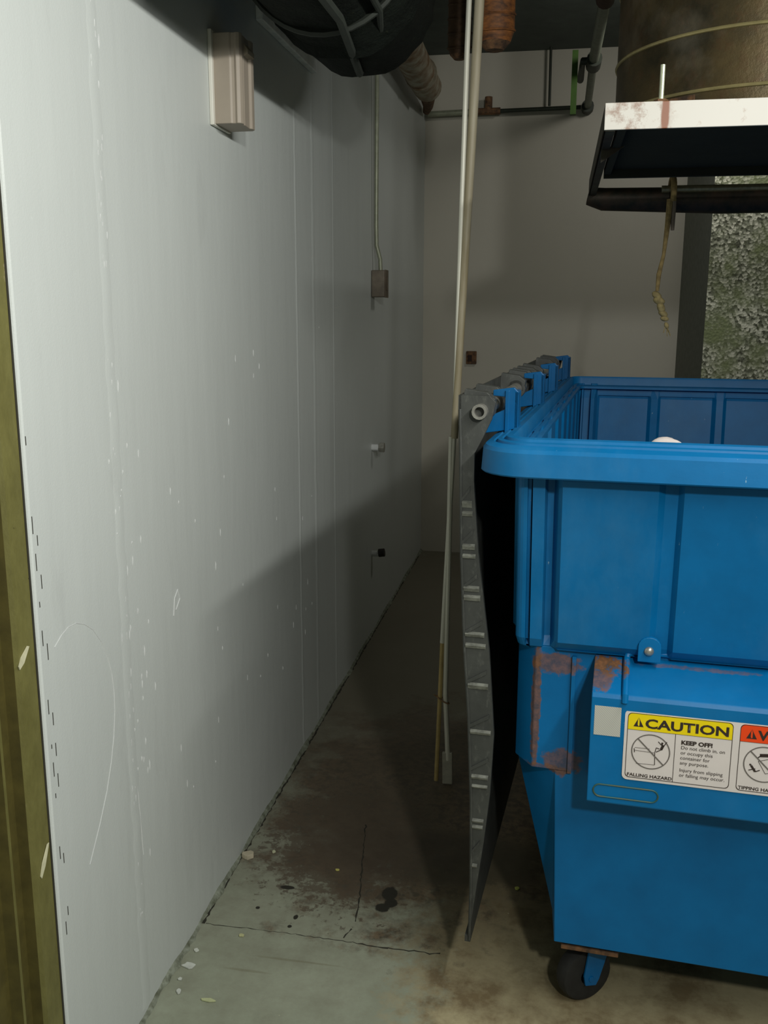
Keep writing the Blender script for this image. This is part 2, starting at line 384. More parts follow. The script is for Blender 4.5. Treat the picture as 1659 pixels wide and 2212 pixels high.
ring_loft(bm, [walls_profile(0, TU0+.012, TU1-.012, 1.897, 3.63, .02, .862, .3), walls_profile(0, TU0+.004, TU1-.004, 1.872, 3.642, .02, .876, .3), walls_profile(0, TU0, TU1, 1.862, 3.65, .02, .895, 1),
               walls_profile(0, TU0, TU1, 1.818, 3.70, .02, 1.235, 1), walls_profile(0, TU0, TU1, 1.815, 3.70, .02, 1.29, .2),
               walls_profile(0, TU0+.01, TU1-.01, 1.825, 3.69, .018, 1.29, .2), walls_profile(0, TU0+.01, TU1-.01, 1.828, 3.688, .018, 1.235, 1), walls_profile(0, TU0+.01, TU1-.01, 1.875, 3.635, .018, .89, 1)])
# floor of the tub
L = walls_profile(0, TU0+.01, TU1-.01, 1.875, 3.635, .018, .875, 1); bm.faces.new([bm.verts.new(p) for p in L])
obj('tub', bm, M_tub, dump, smooth=False, bevel=.003)

# flared rim
def rrect(u0, u1, v0, v1, r, z, n=7):
    P = []
    for cu, cv, a0 in ((u0+r, v0+r, 180), (u1-r, v0+r, 270), (u1-r, v1-r, 0), (u0+r, v1-r, 90)):
        for i in range(n): a = math.radians(a0+90*i/(n-1)); P.append(L3(cu+r*math.cos(a), cv+r*math.sin(a), z))
    return P
bm = bm_()
O = (-.283, 1.003, 1.755, 3.755)
def off(d, z, r): return rrect(O[0]+d, O[1]-d, O[2]+d, O[3]-d, max(.02, r-d), z)
ring_loft(bm, [off(.066, 1.246, .10), off(.003, 1.246, .10), off(0, 1.249, .10), off(.003, 1.292, .10), off(.008, 1.299, .10), off(.024, 1.305, .10), off(.026, 1.302, .10), off(.030, 1.302, .10), off(.032, 1.308, .10), off(.040, 1.310, .10), off(.042, 1.307, .10), off(.046, 1.308, .10), off(.049, 1.314, .10), off(.062, 1.316, .10), off(.066, 1.308, .10), off(.066, 1.246, .10)])
obj('rim', bm, M_tub, dump, smooth=True)
# inner ledge
bm = bm_(); 
ring_loft(bm, [off(.064, 1.285, .09), off(.095, 1.280, .09), off(.095, 1.272, .09), off(.064, 1.272, .09), off(.064, 1.285, .09)]); obj('inner_ledge', bm, M_tub, dump, smooth=True)

# fork pockets (near and far end)
pp = [((-.02-UC, 1.80-V0, .863), (.05, .08, .016), 1.0), ((-.03-UC, 1.80-V0, .858), (.03, .05, .03), .8), ((.16-UC, 1.84-V0, .862), (.16, .03, .003), .5)]
M_pock = blue('blue_pocket_steel', lin(0, 112, 172), lin(0, 102, 158), .44, pp, .06, 6)
for far in (0, 1):
    bm = bm_(); prof = [(1.879, .868), (1.772, .828), (1.768, .820), (1.772, .598), (1.776, .594), (1.879, .594), (1.879, .604), (1.782, .604), (1.779, .818), (1.879, .858)]
    g = (lambda v: v) if not far else (lambda v: 5.52-v)
    prism(bm, [(g(a)-V0, b) for a, b in prof], -.043-UC, .763-UC, 'x')
    fp = obj('fork_pocket', bm, M_pock, dump, bevel=.002)
    if not far:
        pocket = fp
        bm = bm_()  # bent round bar over the sloping top
        P = [L3(.020, 1.766, .815), L3(.020, 1.768, .830)]
        P += [L3(.020, 1.79+.075*i/4, .838+.030*i/4+.002) for i in range(5)]
        for i in range(1, 6):
            a = math.radians(18*i); P.append(L3(.020+.022*(1-math.cos(a)), 1.865+.010*math.sin(a), .873+.008*math.sin(a)))
        P += [L3(.30, 1.876, .882), L3(.62, 1.876, .882)]
        tube(bm, P, .0065, 10); obj('bent_bar', bm, M_pock, fp, smooth=True)
        bm = bm_(); P = []  # oval weld outline
        ux0, ux1, zc, r = -.018, .080, .624, .013
        loop = [(ux1+r*math.cos(math.radians(a)), zc+r*math.sin(math.radians(a))) for a in range(-90, 91, 18)] + [(ux0+r*math.cos(math.radians(a)), zc+r*math.sin(math.radians(a))) for a in range(90, 271, 18)]
        loop.append(loop[0]); tube(bm, [L3(a, 1.7705, b) for a, b in loop], .0017, 6)
        obj('weld_outline', bm, simple('weld_green', lin(24, 92, 96), .5, 0, .4, 50, c2=lin(70, 84, 60)), fp, smooth=True)
        bm = bm_(); dbox(bm, -.036, .0145, 1.7682, 1.7692+.0008, .742, .803); obj('reflective_tape', bm, M_tape, fp, label='silvery white reflective tape square')
# gusset between chamfer and pocket
bm = bm_(); dbox(bm, -.088, -.080, 1.871, 1.881, .60, .86); obj('gusset', bm, M_hop, dump)
# bolt tab
bm = bm_(); pts = [(-.022, -.02), (.022, -.02), (.022, .012)] + [(.022*math.cos(math.radians(a)), .012+.020*math.sin(math.radians(a))) for a in range(18, 172, 18)] + [(-.022, .012)]
prism(bm, [(.062-UC+a, .893+b) for a, b in pts], 1.842-V0, 1.852-V0, 'y'); tab = obj('bolt_tab', bm, M_pock, dump, bevel=.0015)
bm = bm_(); s = bmesh.ops.create_icosphere(bm, subdivisions=3, radius=.0095); bmesh.ops.transform(bm, matrix=Matrix.Translation(L3(.061, 1.840, .897)) @ Matrix.Diagonal((1, .7, 1, 1)), verts=s['verts']); obj('bolt', bm, M_zinc, tab, smooth=True, label='shiny round bolt head')

# hinge posts, hinge rod
M_post = blue('blue_hinge_paint', lin(0, 92, 148), lin(6, 80, 128), .35, (), .12, 9)
RU, RZ = -.292, 1.357
for v in (1.985, 2.56, 3.02, 3.60):
    bm = bm_()
    prism(bm, [(a-UC, b) for a, b in ((-.300, 1.300), (-.228, 1.312), (-.228, 1.388), (-.238, 1.398), (-.282, 1.392), (-.282, 1.380), (-.256, 1.378), (-.256, 1.352), (-.292, 1.335))], v-V0, v+.009-V0, 'y')
    dbox(bm, -.256, -.247, v-.004, v+.042, 1.300, 1.392); dbox(bm, -.237, -.228, v, v+.042, 1.306, 1.390); dbox(bm, -.250, -.230, v+.004, v+.042, 1.383, 1.391)
    obj('hinge_post', bm, M_post, dump, bevel=.0015)
bm = bm_(); R0 = tube(bm, [L3(RU, 1.865, RZ), L3(RU, 3.70, RZ)], .0155, 16, caps=False); R1 = tube(bm, [L3(RU, 1.865, RZ), L3(RU, 3.70, RZ)], .0100, 16, caps=False)
for k in range(16): bm.faces.new([R0[0][k], R0[0][(k+1) % 16], R1[0][(k+1) % 16], R1[0][k]])
obj('hinge_rod', bm, M_zinc, dump, smooth=True, label='galvanised hinge pipe')

# black lids hanging open on the left side
prof_out = [(1.388, -.338), (1.36, -.338), (1.28, -.335), (1.06, -.329), (.85, -.318), (.70, -.306), (.50, -.296), (.30, -.292), (.155, -.293)]
prof_in = [(1.388, -.275), (1.375, -.262), (1.34, -.270), (1.30, -.288), (1.27, -.303), (1.20, -.302), (1.06, -.290), (.85, -.262), (.66, -.247), (.52, -.252), (.40, -.263), (.30, -.275), (.155, -.291)]
M_lidin = M_lid
for k, (va, vb) in enumerate(((1.885, 2.765), (2.785, 3.66))):
    bm = bm_()  # outer sheet
    sh = prof_out; inn = [(z, u+.006) for z, u in sh]
    prism(bm, [(u-UC, z) for z, u in sh]+[(u-UC, z) for z, u in inn[::-1]], va-V0, vb-V0, 'y')
    for vv in [va+.14+.15*i for i in range(5)]:
        prism(bm, [(u-.008-UC, z) for z, u in sh[1:-1]]+[(u+.002-UC, z) for z, u in sh[1:-1][::-1]], vv-V0, vv+.05-V0, 'y')
    lid = obj('lid', bm, M_lid, dump, label='black plastic lid hanging open')
    for e, (ea, eb) in enumerate(((va, va+.012), (vb-.012, vb))):
        bm = bm_(); poly = [(u+.001-UC, z) for z, u in sh] + [(u-UC, z) for z, u in prof_in[::-1]]
        prism(bm, poly, ea-V0, eb-V0, 'y')
        d = -1 if e == 0 else 1; fa = ea if e == 0 else eb
        def uo(z):
            for (z1, a1), (z0, a0) in zip(sh, sh[1:]):
                if z0 <= z <= z1: return a0+(a1-a0)*(z-z0)/(z1-z0)
        def ui(z):
            for (z1, a1), (z0, a0) in zip(prof_in, prof_in[1:]):
                if z0 <= z <= z1: return a0+(a1-a0)*(z-z0)/(z1-z0)
        # outer bead along the edge
        tube(bm, [(u+.004-UC, fa+d*.001-V0, z) for z, u in sh[1:]], .003, 6)
        for yy, wz in ((1.165, .013), (1.145, .008), (1.075, .010), (1.055, .006), (.985, .010), (.965, .010), (.885, .008), (.860, .008), (.770, .012), (.665, .007), (.560, .007), (.538, .004), (.455, .006), (.440, .005), (.345, .005)):
            a, b = uo(yy)+.006, ui(yy)-.006
            if b-a < .006: continue
            n0 = len(bm.faces); vs = box(bm, a-UC, b-UC, -.004, .004, -wz/2, wz/2, Matrix.Translation((0, fa+d*.0015-V0, yy)) @ Matrix.Rotation(d*-.5, 4, 'X')); bm.faces.ensure_lookup_table()
            for fi in range(n0, len(bm.faces)): bm.faces[fi].material_index = 1
        for yy in (1.195, 1.105, 1.01, .91, .80, .70, .60, .40):  # slanting creases between the ribs
            a, b = uo(yy)+.004, ui(yy)-.008
            if b-a < .012: continue
            prism(bm, [(a-UC, yy-.020), (b-UC, yy+.008), (b-UC, yy-.002), (a-UC, yy-.028)], fa+d*.004-V0, fa-d*.001-V0, 'y')
        obj('lid_skirt', bm, [M_lid, M_rib], lid, bevel=.0008)
    bm = bm_(); dbox(bm, -.300, -.287, va, vb, .150, .165); obj('bottom_lip', bm, M_lid, lid)
    for vv in (va+.045, va+.19, va+.60, vb-.05, vb-.13):  # lugs around the rod
        bm = bm_(); R = arc((RU-UC, vv-V0, RZ), .024, 0, 360, 14, 'xz')[:-1]
        prism(bm, [(p.x, p.z) for p in R], vv-.014-V0, vv+.014-V0, 'y')
        prism(bm, [(a-UC, b) for a, b in ((-.333, 1.352), (-.333, 1.386), (-.330, 1.398), (-.285, 1.392), (-.268, 1.378), (-.272, 1.352))], vv-.014-V0, vv+.014-V0, 'y')
        obj('hinge_lug', bm, M_lid, lid, bevel=.001)

# casters
def caster(u, v, rz):
    M = Matrix.Translation(L3(u, v, 0)) @ Matrix.Rotation(rz, 4, 'Z')
    bm = bm_(); box(bm, -.050, .074, -.078, .05, .170, .180, Matrix.Translation(L3(u, v, 0)))
    ca = obj('caster', bm, M_rust, dump, bevel=.002, label='rust-edged caster plate')
    bm = bm_()  # tyre, axis along local y
    prof = [(.020, -.021), (.052, -.021), (.062, -.017), (.066, -.008), (.066, .008), (.062, .017), (.052, .021), (.020, .021)]
    n = 36; R = [[bm.verts.new(M @ Vector((r*math.cos(2*PI*k/n), h, .0665+r*math.sin(2*PI*k/n)))) for r, h in prof] for k in range(n)]
    for k in range(n):
        for j in range(len(prof)): bm.faces.new([R[k][j], R[(k+1) % n][j], R[(k+1) % n][(j+1) % len(prof)], R[k][(j+1) % len(prof)]])
    obj('wheel', bm, M_tyre, ca, smooth=True)
    bm = bm_()
    for s in (-1, 1):
        prism(bm, [(-.014, .052), (.014, .046), (.022, .060), (.052, .150), (.052, .172), (.0, .172), (-.006, .150), (-.018, .075)], s*.0285-.003, s*.0285+.003, 'y', M)
    box(bm, -.008, .055, -.032, .032, .166, .174, M)
    tube(bm, [M @ Vector((0, -.034, .0665)), M @ Vector((0, .034, .0665))], .007, 10)
    obj('fork', bm, M_post, ca, bevel=.001)
for u, v, rz in ((-.035, 1.965, .65), (.755, 1.965, .9), (-.035, 3.55, -.3), (.755, 3.55, .3)): caster(u, v, rz)

# caution and warning sticker on the pocket face
M_white = simple('sticker_white', lin(222, 214, 208), .45, 0, .04)
M_yel = simple('sticker_yellow', lin(242, 216, 0), .45, 0, .03)
M_org = simple('sticker_orange', lin(240, 72, 14), .45, 0, .03)
M_ink = simple('sticker_ink', lin(52, 40, 34), .5, 0, .05)
M_grey = simple('sticker_grey_ink', lin(112, 106, 100), .5, 0, .05)
FV = 1.7688; SX, SZ, SW, SH = .022, .655, .410, .146   # left, bottom, width, height of the decal
TILT = Matrix.Identity(4)
def rr(x0, x1, z0, z1, r, n=5):
    P = []
    for cx, cz, a0 in ((x0+r, z0+r, 180), (x1-r, z0+r, 270), (x1-r, z1-r, 0), (x0+r, z1-r, 90)):
        for i in range(n): a = math.radians(a0+90*i/(n-1)); P.append((cx+r*math.cos(a), cz+r*math.sin(a)))
    return P
def flat(bm, pts, lift): prism(bm, [(SX+a-UC, SZ+b) for a, b in pts], FV-lift-V0, FV-lift+.0003-V0, 'y')
def outline(bm, pts, wd, lift):
    n = len(pts); cx = sum(p[0] for p in pts)/n; cz = sum(p[1] for p in pts)/n
    hx = max(p[0] for p in pts)-cx; hz = max(p[1] for p in pts)-cz
    inn = [(cx+(a-cx)*(hx-wd)/hx, cz+(b-cz)*(hz-wd)/hz) for a, b in pts]
    for i in range(n):
        j = (i+1) % n; flat(bm, [pts[i], pts[j], inn[j], inn[i]], lift)
def bar(bm, a, b, wd, lift):
    a, b = Vector(a), Vector(b); d = (b-a).normalized(); nn = Vector((-d.y, d.x))*wd/2
    flat(bm, [tuple(a-nn), tuple(b-nn), tuple(b+nn), tuple(a+nn)], lift)
def text(name, s, x, z, size, mat, parent, lift=.0012, wx=1.0, bold=0.0):
    cu = bpy.data.curves.new('text', 'FONT'); cu.body = s; cu.size = size; cu.offset = bold; cu.extrude = 0; cu.resolution_u = 3
    to = bpy.data.objects.new('tmp', cu); C.objects.link(to)
    dg = bpy.context.evaluated_depsgraph_get(); me = bpy.data.meshes.new_from_object(to.evaluated_get(dg)); bpy.data.objects.remove(to)
    me.transform(Matrix.Translation((SX+x-UC, FV-lift-V0, SZ+z)) @ Matrix.Rotation(PI/2, 4, 'X') @ Matrix.Diagonal((wx, 1, 1, 1)))
    me.materials.clear(); me.materials.append(mat); me.name = name
    o = bpy.data.objects.new(name, me); C.objects.link(o); o.parent = parent; return o
bm = bm_(); flat(bm, rr(0, SW, 0, SH, .010), .0004)
decal = obj('warning_label', bm, M_white, dump, label='white hazard decal with yellow CAUTION and orange WARNING headings')
PWD = .197
for i, (x0, mh) in enumerate(((.0055, M_yel), (.2110, M_org))):
    x1 = x0+PWD-.004; z0, z1 = .0055, SH-.0055; zh = SH-.040
    bm = bm_(); P = [(x0, zh), (x1, zh)] + rr(x0, x1, z0, z1, .008)[10:20]
    flat(bm, P, .0007); obj('header_panel', bm, mh, decal, label=('yellow' if i == 0 else 'orange')+' heading band')
    bm = bm_(); outline(bm, rr(x0, x1, z0, z1, .008), .0011, .0010)
    bar(bm, (x0+.090, z0), (x0+.090, zh), .0010, .0010); bar(bm, (x0, zh), (x1, zh), .0005, .0010)
    obj('border', bm, M_ink, decal)
    bm = bm_(); tx = x0+.011   # alert triangle, slit by the mark inside
    flat(bm, [(tx, zh+.007), (tx+.0085, zh+.007), (tx+.0085, zh+.010), (tx+.0078, zh+.0105), (tx+.0078, zh+.020), (tx+.0095, zh+.026)], .0010)
    flat(bm, [(tx+.0112, zh+.007), (tx+.0190, zh+.007), (tx+.0095, zh+.026), (tx+.0112, zh+.020)], .0010)
    flat(bm, [(tx+.0083, zh+.007), (tx+.0114, zh+.007), (tx+.0114, zh+.0085), (tx+.0083, zh+.0085)], .0010)
    obj('alert_triangle', bm, M_ink, decal)
    bm = bm_(); cx, cz, r = x0+.046, z0+.058, .0365
    N = 40; ci = [(cx+r*math.cos(2*PI*k/N), cz+r*math.sin(2*PI*k/N)) for k in range(N)]
    outline(bm, ci, .0022, .0012); bar(bm, (cx-r*.70, cz+r*.70), (cx+r*.70, cz-r*.70), .0024, .0014)
    obj('prohibition_circle', bm, M_grey, decal)
    bm = bm_()
    if i == 0:
        for a, b, wd in (((cx-.030, cz+.006), (cx-.002, cz+.006), .0006), ((cx-.031, cz+.004), (cx-.030, cz-.004), .0014), ((cx-.030, cz), (cx+.008, cz-.001), .0006), ((cx+.008, cz-.001), (cx+.009, cz-.026), .0012), ((cx-.026, cz-.027), (cx+.009, cz-.026), .0006),
                         ((cx+.008, cz), (cx+.010, cz+.010), .0012), ((cx+.010, cz+.010), (cx+.016, cz+.008), .0014), ((cx+.010, cz+.001), (cx+.021, cz+.008), .0016), ((cx+.019, cz+.007), (cx+.023, cz+.017), .0050), ((cx+.022, cz+.012), (cx+.029, cz+.024), .0016), ((cx+.020, cz+.016), (cx+.013, cz+.023), .0014), ((cx+.020, cz+.018), (cx+.021, cz+.022), .0035)):
            bar(bm, a, b, wd, .0013)
    else:
        for a, b, wd in (((cx-.026, cz-.014), (cx-.014, cz-.010), .0016), ((cx-.022, cz-.004), (cx-.014, cz-.016), .0040), ((cx-.014, cz-.016), (cx-.006, cz-.012), .0018), ((cx-.024, cz-.004), (cx-.023, cz-.001), .0035), ((cx-.008, cz+.018), (cx+.012, cz+.020), .0065), ((cx-.012, cz+.012), (cx-.006, cz+.018), .0020), ((cx-.010, cz+.006), (cx+.004, cz-.018), .0008), ((cx+.004, cz-.018), (cx+.03, cz-.010), .0008), ((cx-.010, cz+.006), (cx+.02, cz+.016), .0008)):
            bar(bm, a, b, wd, .0013)
    obj('pictogram', bm, M_ink, decal)
    text('header_text', ('CAUTION', 'WARNING')[i], x0+.0325, zh+.0065, .0262, M_ink, decal, wx=(1.30, 1.16)[i], bold=.0008)
    text('caption_text', ('FALLING HAZARD', 'TIPPING HAZARD')[i], x0+.004, z0+.0035, .0092, M_ink, decal, wx=1.12, bold=.0002)
    if i == 0:
        X = x0+.101
        text('message_text', 'KEEP OFF!', X, .0865, .0115, M_ink, decal, wx=1.12, bold=.0005)
        for s, z in (('Do not climb in, on', .0765), ('or occupy this', .0660), ('container for', .0555), ('any purpose.', .0450), ('Injury from slipping', .0300), ('or falling may occur.', .0195)):
            text('message_text', s, X, z, .0100, M_ink, decal, wx=1.02)

# white scrap of rubbish behind the near rim
def crumple(name, c, r, mat, seed, sub=3, amp=.35):
    rnd = random.Random(seed); bm = bm_(); s = bmesh.ops.create_icosphere(bm, subdivisions=sub, radius=1)
    dirs = [(Vector((rnd.gauss(0, 1), rnd.gauss(0, 1), rnd.gauss(0, 1))).normalized(), rnd.uniform(-amp, amp)) for _ in range(26)]
    for vtx in bm.verts:
        f = 1+sum(a*max(0, vtx.co.normalized().dot(d)-.72)*2.2 for d, a in dirs); vtx.co = Vector((vtx.co.x*r[0]*f, vtx.co.y*r[1]*f, vtx.co.z*r[2]*f))
    return obj(name, bm, mat, None, smooth=True, loc=c)
M_paper = simple('crumpled_paper', lin(196, 186, 180), .7, 0, .12, 30, .3)
pc = U*.067+V*1.838
o = crumple('crumpled_paper', (pc.x, pc.y, 1.304), (.030, .013, .019), M_paper, 3); tag(o, 'crumpled white paper scrap showing over the front rim of the blue dumpster', 'litter')

# ------------------------------------------------------------------ poles leaning
M_wood = simple('weathered_pole', lin(176, 168, 146), .55, 0, .35, 14, .2, c2=lin(128, 116, 84), scale=(1, 1, .12))
M_alu = simple('aluminium_pole', lin(226, 224, 208), .4, .05, .25, 20, .1, scale=(1, 1, .1))
PY = 2.90
def pp_(x, z, y=PY): return (x, y, z)
t1 = thing('wall_pole', 'thin grey pole leaning beside the black lid, yellowish bare lower end', 'pole', (-.350, PY, 0))
def rel(P, o): return [tuple(Vector(p)-Vector(o)) for p in P]
O1 = (-.350, PY, 0)
bm = bm_(); tube(bm, rel([pp_(-.350, .012), pp_(-.3365, .50)], O1), .0072, 12); obj('bare_end', bm, simple('bare_wood', lin(196, 172, 112), .6, 0, .3, 20), t1, smooth=True)
bm = bm_(); tube(bm, rel([pp_(-.3365, .50), pp_(-.3105, 1.18), pp_(-.2935, 2.28), pp_(-.2850, 2.66)], O1), .0078, 12); obj('shaft', bm, M_alu, t1, smooth=True)
O2 = (-.312, PY, 0)
t2 = thing('wall_pole', 'thicker pale pole leaning beside the black lid, with flat grey foot', 'pole', O2)
bm = bm_(); tube(bm, rel([pp_(-.3095, 1.170), pp_(-.2655, 2.28), pp_(-.252, 2.66)], O2), .0135, 14, rs=[.0115, .0140, .0140]); obj('shaft', bm, M_wood, t2, smooth=True)
bm = bm_(); tube(bm, rel([pp_(-.3185, 1.175), pp_(-.3215, .70), pp_(-.3235, .32), pp_(-.319, .24), pp_(-.311, .09)], O2), .0085, 12); obj('lower_tube', bm, M_alu, t2, smooth=True)
bm = bm_(); box(bm, -.016, .018, -.006, .006, .004, .118, Matrix.Rotation(-.02, 4, 'Y')); obj('flat_foot', bm, simple('foot_grey', lin(176, 172, 156), .6), t2, bevel=.003)
bm = bm_(); P = []
for i in range(33):
    a = 2*PI*i/32; P.append((-.3315+.0205*math.cos(a), PY+.0125*math.sin(a), .303-.012*math.cos(a)))
tube(bm, P, .0022, 6); tube(bm, [(-.352, PY-.004, .314), (-.360, PY-.008, .322)], .0022, 6)
tag(obj('string_tie', bm, simple('string', lin(150, 118, 84), .9)), 'loop of brown string tying the two leaning poles together near their feet', 'string')

# ------------------------------------------------------------------ left wall fittings
M_beige = simple('beige_plastic', lin(160, 149, 134), .5, 0, .08, 8)
bx, by, bz = WX, 2.33, 2.0
th = thing('alarm_box', 'beige ridged plastic alarm box mounted high on the left wall', 'alarm box', (bx, by, bz))
bm = bm_(); box(bm, .0003, .010, -.012, .115, -.004, .212); obj('back_plate', bm, simple('plate_light', lin(220, 218, 206), .45, 0, .04), th, bevel=.002)
bm = bm_()
pf = [(.009, .000), (.050, .000), (.054, .003), (.061, .004), (.066, .000), (.074, .004), (.078, .014), (.072, .030), (.074, .036), (.072, .075), (.078, .082), (.078, .100), (.070, .110), (.009, .110)]
prism(bm, pf, 0, .205, 'z'); obj('cover', bm, M_beige, th, bevel=.0015)
bm = bm_(); prism(bm, [(.073, .160), (.083, .166), (.083, .176), (.073, .190)], .040, .092, 'y'); obj('latch', bm, simple('latch_beige', lin(176, 164, 144), .5), th)
# conduit and box
M_cond = simple('painted_conduit', lin(158, 162, 140), .4, .3, .2, 30)
cy = 4.38
bm = bm_(); tube(bm, [(WX+.030, cy-.03, CZ-.01), (WX+.024, cy-.03, 2.5), (WX+.020, cy-.02, 1.95), (WX+.020, cy-.012, 1.85), (WX+.034, cy, 1.79), (WX+.036, cy, 1.741)], .0095, 12)
tag(obj('wall_conduit', bm, M_cond, smooth=True), 'thin vertical metal conduit running down the left wall to a small box', 'conduit')
t3 = thing('junction_box', 'small brown metal outlet box at the lower end of the wall conduit', 'junction box', (WX, cy, 1.62))
bm = bm_(); box(bm, .0005, .062, -.04, .04, 0, .12); obj('box_body', bm, simple('box_brown', lin(122, 112, 98), .5, .3), t3, bevel=.004)
bm = bm_(); box(bm, .062, .066, -.042, .042, -.002, .122); box(bm, .066, .069, -.018, .018, .030, .090); obj('cover_plate', bm, simple('cover_brown', lin(112, 98, 82), .5, .3), t3, bevel=.002)
t4 = thing('pipe_stub', 'small white capped pipe stub sticking out of the left wall, below the outlet box', 'pipe stub', (WX, 4.36, .925))
bm = bm_(); tube(bm, [(0.0, 0, 0), (.035, 0, 0)], .016, 12); obj('stub', bm, M_plaster, t4, smooth=True)
bm = bm_(); tube(bm, [(.035, 0, 0), (.060, 0, 0)], .024, 6); obj('cap', bm, M_zinc, t4)
t5 = thing('pipe_stub', 'dark open pipe stub low on the left wall near the floor', 'pipe stub', (WX, 4.36, .405))
bm = bm_(); tube(bm, [(0.0, 0, 0), (.034, 0, 0)], .015, 12); obj('stub', bm, M_plaster, t5, smooth=True)
bm = bm_(); tube(bm, [(.034, 0, .004), (.062, 0, .008)], .020, 10); obj('cap', bm, simple('dark_cap', lin(40, 34, 30), .6), t5, smooth=True)
# far wall rusty box
t6 = thing('outlet_box', 'small rusty brown box on the far wall just right of the poles', 'outlet box', (-.545, FY, 1.235))
bm = bm_(); box(bm, -.032, .032, -.020, -.0004, 0, .080); obj('box_body', bm, M_rust, t6, bevel=.003)
bm = bm_(); box(bm, -.022, .004, -.026, -.020, .018, .056); obj('knockout', bm, simple('knockout_dark', lin(46, 26, 16), .8), t6)

# ------------------------------------------------------------------ overhead pipes and duct
t = NT('sooty_duct_wrap'); nz = t.noise(9, 7, .68); n2 = t.noise(30, 6, .75)
c = t.mix(t.step(nz, .35, .7), lin(26, 32, 26), lin(12, 15, 12)); c = t.mix(t.step(n2, .62, .72), c, lin(54, 58, 40)); t.col(c); t.pr(.8, 0, .15); t.bump(t.math('ADD', nz, n2), .8, .02); M_duct = t.m
t7 = thing('round_duct', 'dark grimy round duct hanging along the top of the left wall', 'duct', (-.565, 1.3, 2.388))
bm = bm_(); n = 40; loops = []
yy = [-2.2, -.4, .3, .9, 1.15, 1.2, 1.25, 1.45, 1.50]
rs_ = [.20, .20, .20, .20, .20, .215, .20, .20, .18]
rnd = random.Random(2)
for y, r in zip(yy, rs_): loops.append([(r*math.cos(2*PI*k/n)*(1+.02*math.sin(3*k+y*5)), y, r*math.sin(2*PI*k/n)*(1+.02*math.cos(5*k+y*3))) for k in range(n)])
ring_loft(bm, loops, cap0=True, cap1=True); obj('duct_shell', bm, M_duct, t7, smooth=True)
bm = bm_()
M_strap = simple('strap_steel', lin(40, 45, 38), .7, .1)
for y in (.25, 1.0):
    tube(bm, [(.206*math.cos(a), y, .206*math.sin(a)) for a in [2*PI*i/40 for i in range(41)]], .008, 6)
    obj('hanger_strap', bm, M_strap, t7, smooth=True); bm = bm_()
for s in (-1, 1):
    bm = bm_(); tube(bm, [(s*.19, 1.0, .05), (s*.19, 1.0, .67)], .006, 8); obj('hanger_rod', bm, M_strap, t7, smooth=True)
bm = bm_(); tube(bm, [(.05, .1, -.20), (.06, .9, -.205), (.0, 1.40, -.20), (-.02, 1.52, -.09)], .011, 8); tube(bm, [(.14, .2, -.155), (.13, 1.0, -.162), (.05, 1.47, -.16)], .008, 8)
obj('cable', bm, simple('cable_grey', lin(44, 50, 42), .8), t7, smooth=True)
bm = bm_(); box(bm, WX+.0003, WX+.022, 2.70, 3.30, 2.335, 2.375); tag(obj('pale_strip', bm, simple('strip_pale', lin(244, 248, 246), .4), bevel=.003), 'short pale trunking on the left wall under the dark duct', 'strip')  # thin raised strip on the wall in one near-white colour
# insulated pipe along the wall and cross pipe on the far wall
M_insul = simple('pipe_insulation', lin(168, 164, 146), .75, 0, .45, 14, .4, c2=lin(118, 92, 62))
bm = bm_(); tube(bm, [(-.70, 3.0, 2.72), (-.72, 4.0, 2.72), (-.74, 5.0, 2.72), (-.742, 5.3, 2.72)], .075, 20); 
for y in (3.6, 4.3, 5.0): tube(bm, [(-.742+ (5.3-y)*.02, y, 2.72), (-.742+(5.3-y)*.02, y+.02, 2.72)], .082, 20)
t8 = thing('insulated_pipe', 'pale stained insulated pipe running back to the far left corner near the ceiling', 'pipe', (0, 0, 0)); obj('pipe_wrap', bm, M_insul, t8, smooth=True)
bm = bm_(); tube(bm, [(-.742, 5.3, 2.72), (-.80, 5.75, 2.72), (-.83, 5.9, 2.72)] , .04, 14, rs=[.055, .03, .022]); obj('pipe_end', bm, M_rust, t8, smooth=True)
t9 = thing('cross_pipe', 'thin dark pipe crossing the top of the far wall, rusty at its left half', 'pipe', (0, 0, 0))
bm = bm_(); tube(bm, [(-.86+.03, 5.97, 2.715), (-.58, 5.97, 2.72)], .017, 12); obj('pale_length', bm, M_cond, t9, smooth=True)
bm = bm_(); tube(bm, [(-.58, 5.97, 2.72), (-.40, 5.97, 2.72)], .020, 12); tube(bm, [(-.47, 5.97, 2.72), (-.47, 5.97, 2.80)], .022, 12); obj('rusty_joint', bm, M_rust, t9, smooth=True)
bm = bm_(); tube(bm, [(-.40, 5.97, 2.72), (.066, 5.97, 2.725)], .012, 12); tube(bm, [(-.115, 5.98, 2.74), (-.118, 5.98, CZ)], .008, 8); obj('dark_length', bm, simple('dark_pipe', lin(52, 58, 48), .5, .3), t9, smooth=True)
M_dp = simple('dark_iron_pipe', lin(60, 66, 56), .55, .3, .4, 20, .2)
t10 = thing('sprinkler_pipe', 'jointed dark pipe coming forward overhead, left of the trash chute', 'pipe', (0, 0, 0))
bm = bm_(); tube(bm, [(.105, 5.97, 2.725), (.105, 5.05, 2.725)], .020, 12); tube(bm, [(.105, 5.00, 2.725), (.118, 4.05, 2.725)], .024, 12); tube(bm, [(.118, 4.05, 2.725), (.122, 3.55, 2.725)], .020, 12); obj('pipe_run', bm, simple('grey_pipe', lin(120, 126, 110), .5, .3), t10, smooth=True)
bm = bm_(); tube(bm, [(.105, 5.93, 2.725), (.105, 6.02, 2.725)], .035, 12); obj('end_elbow', bm, M_dp, t10, smooth=True)
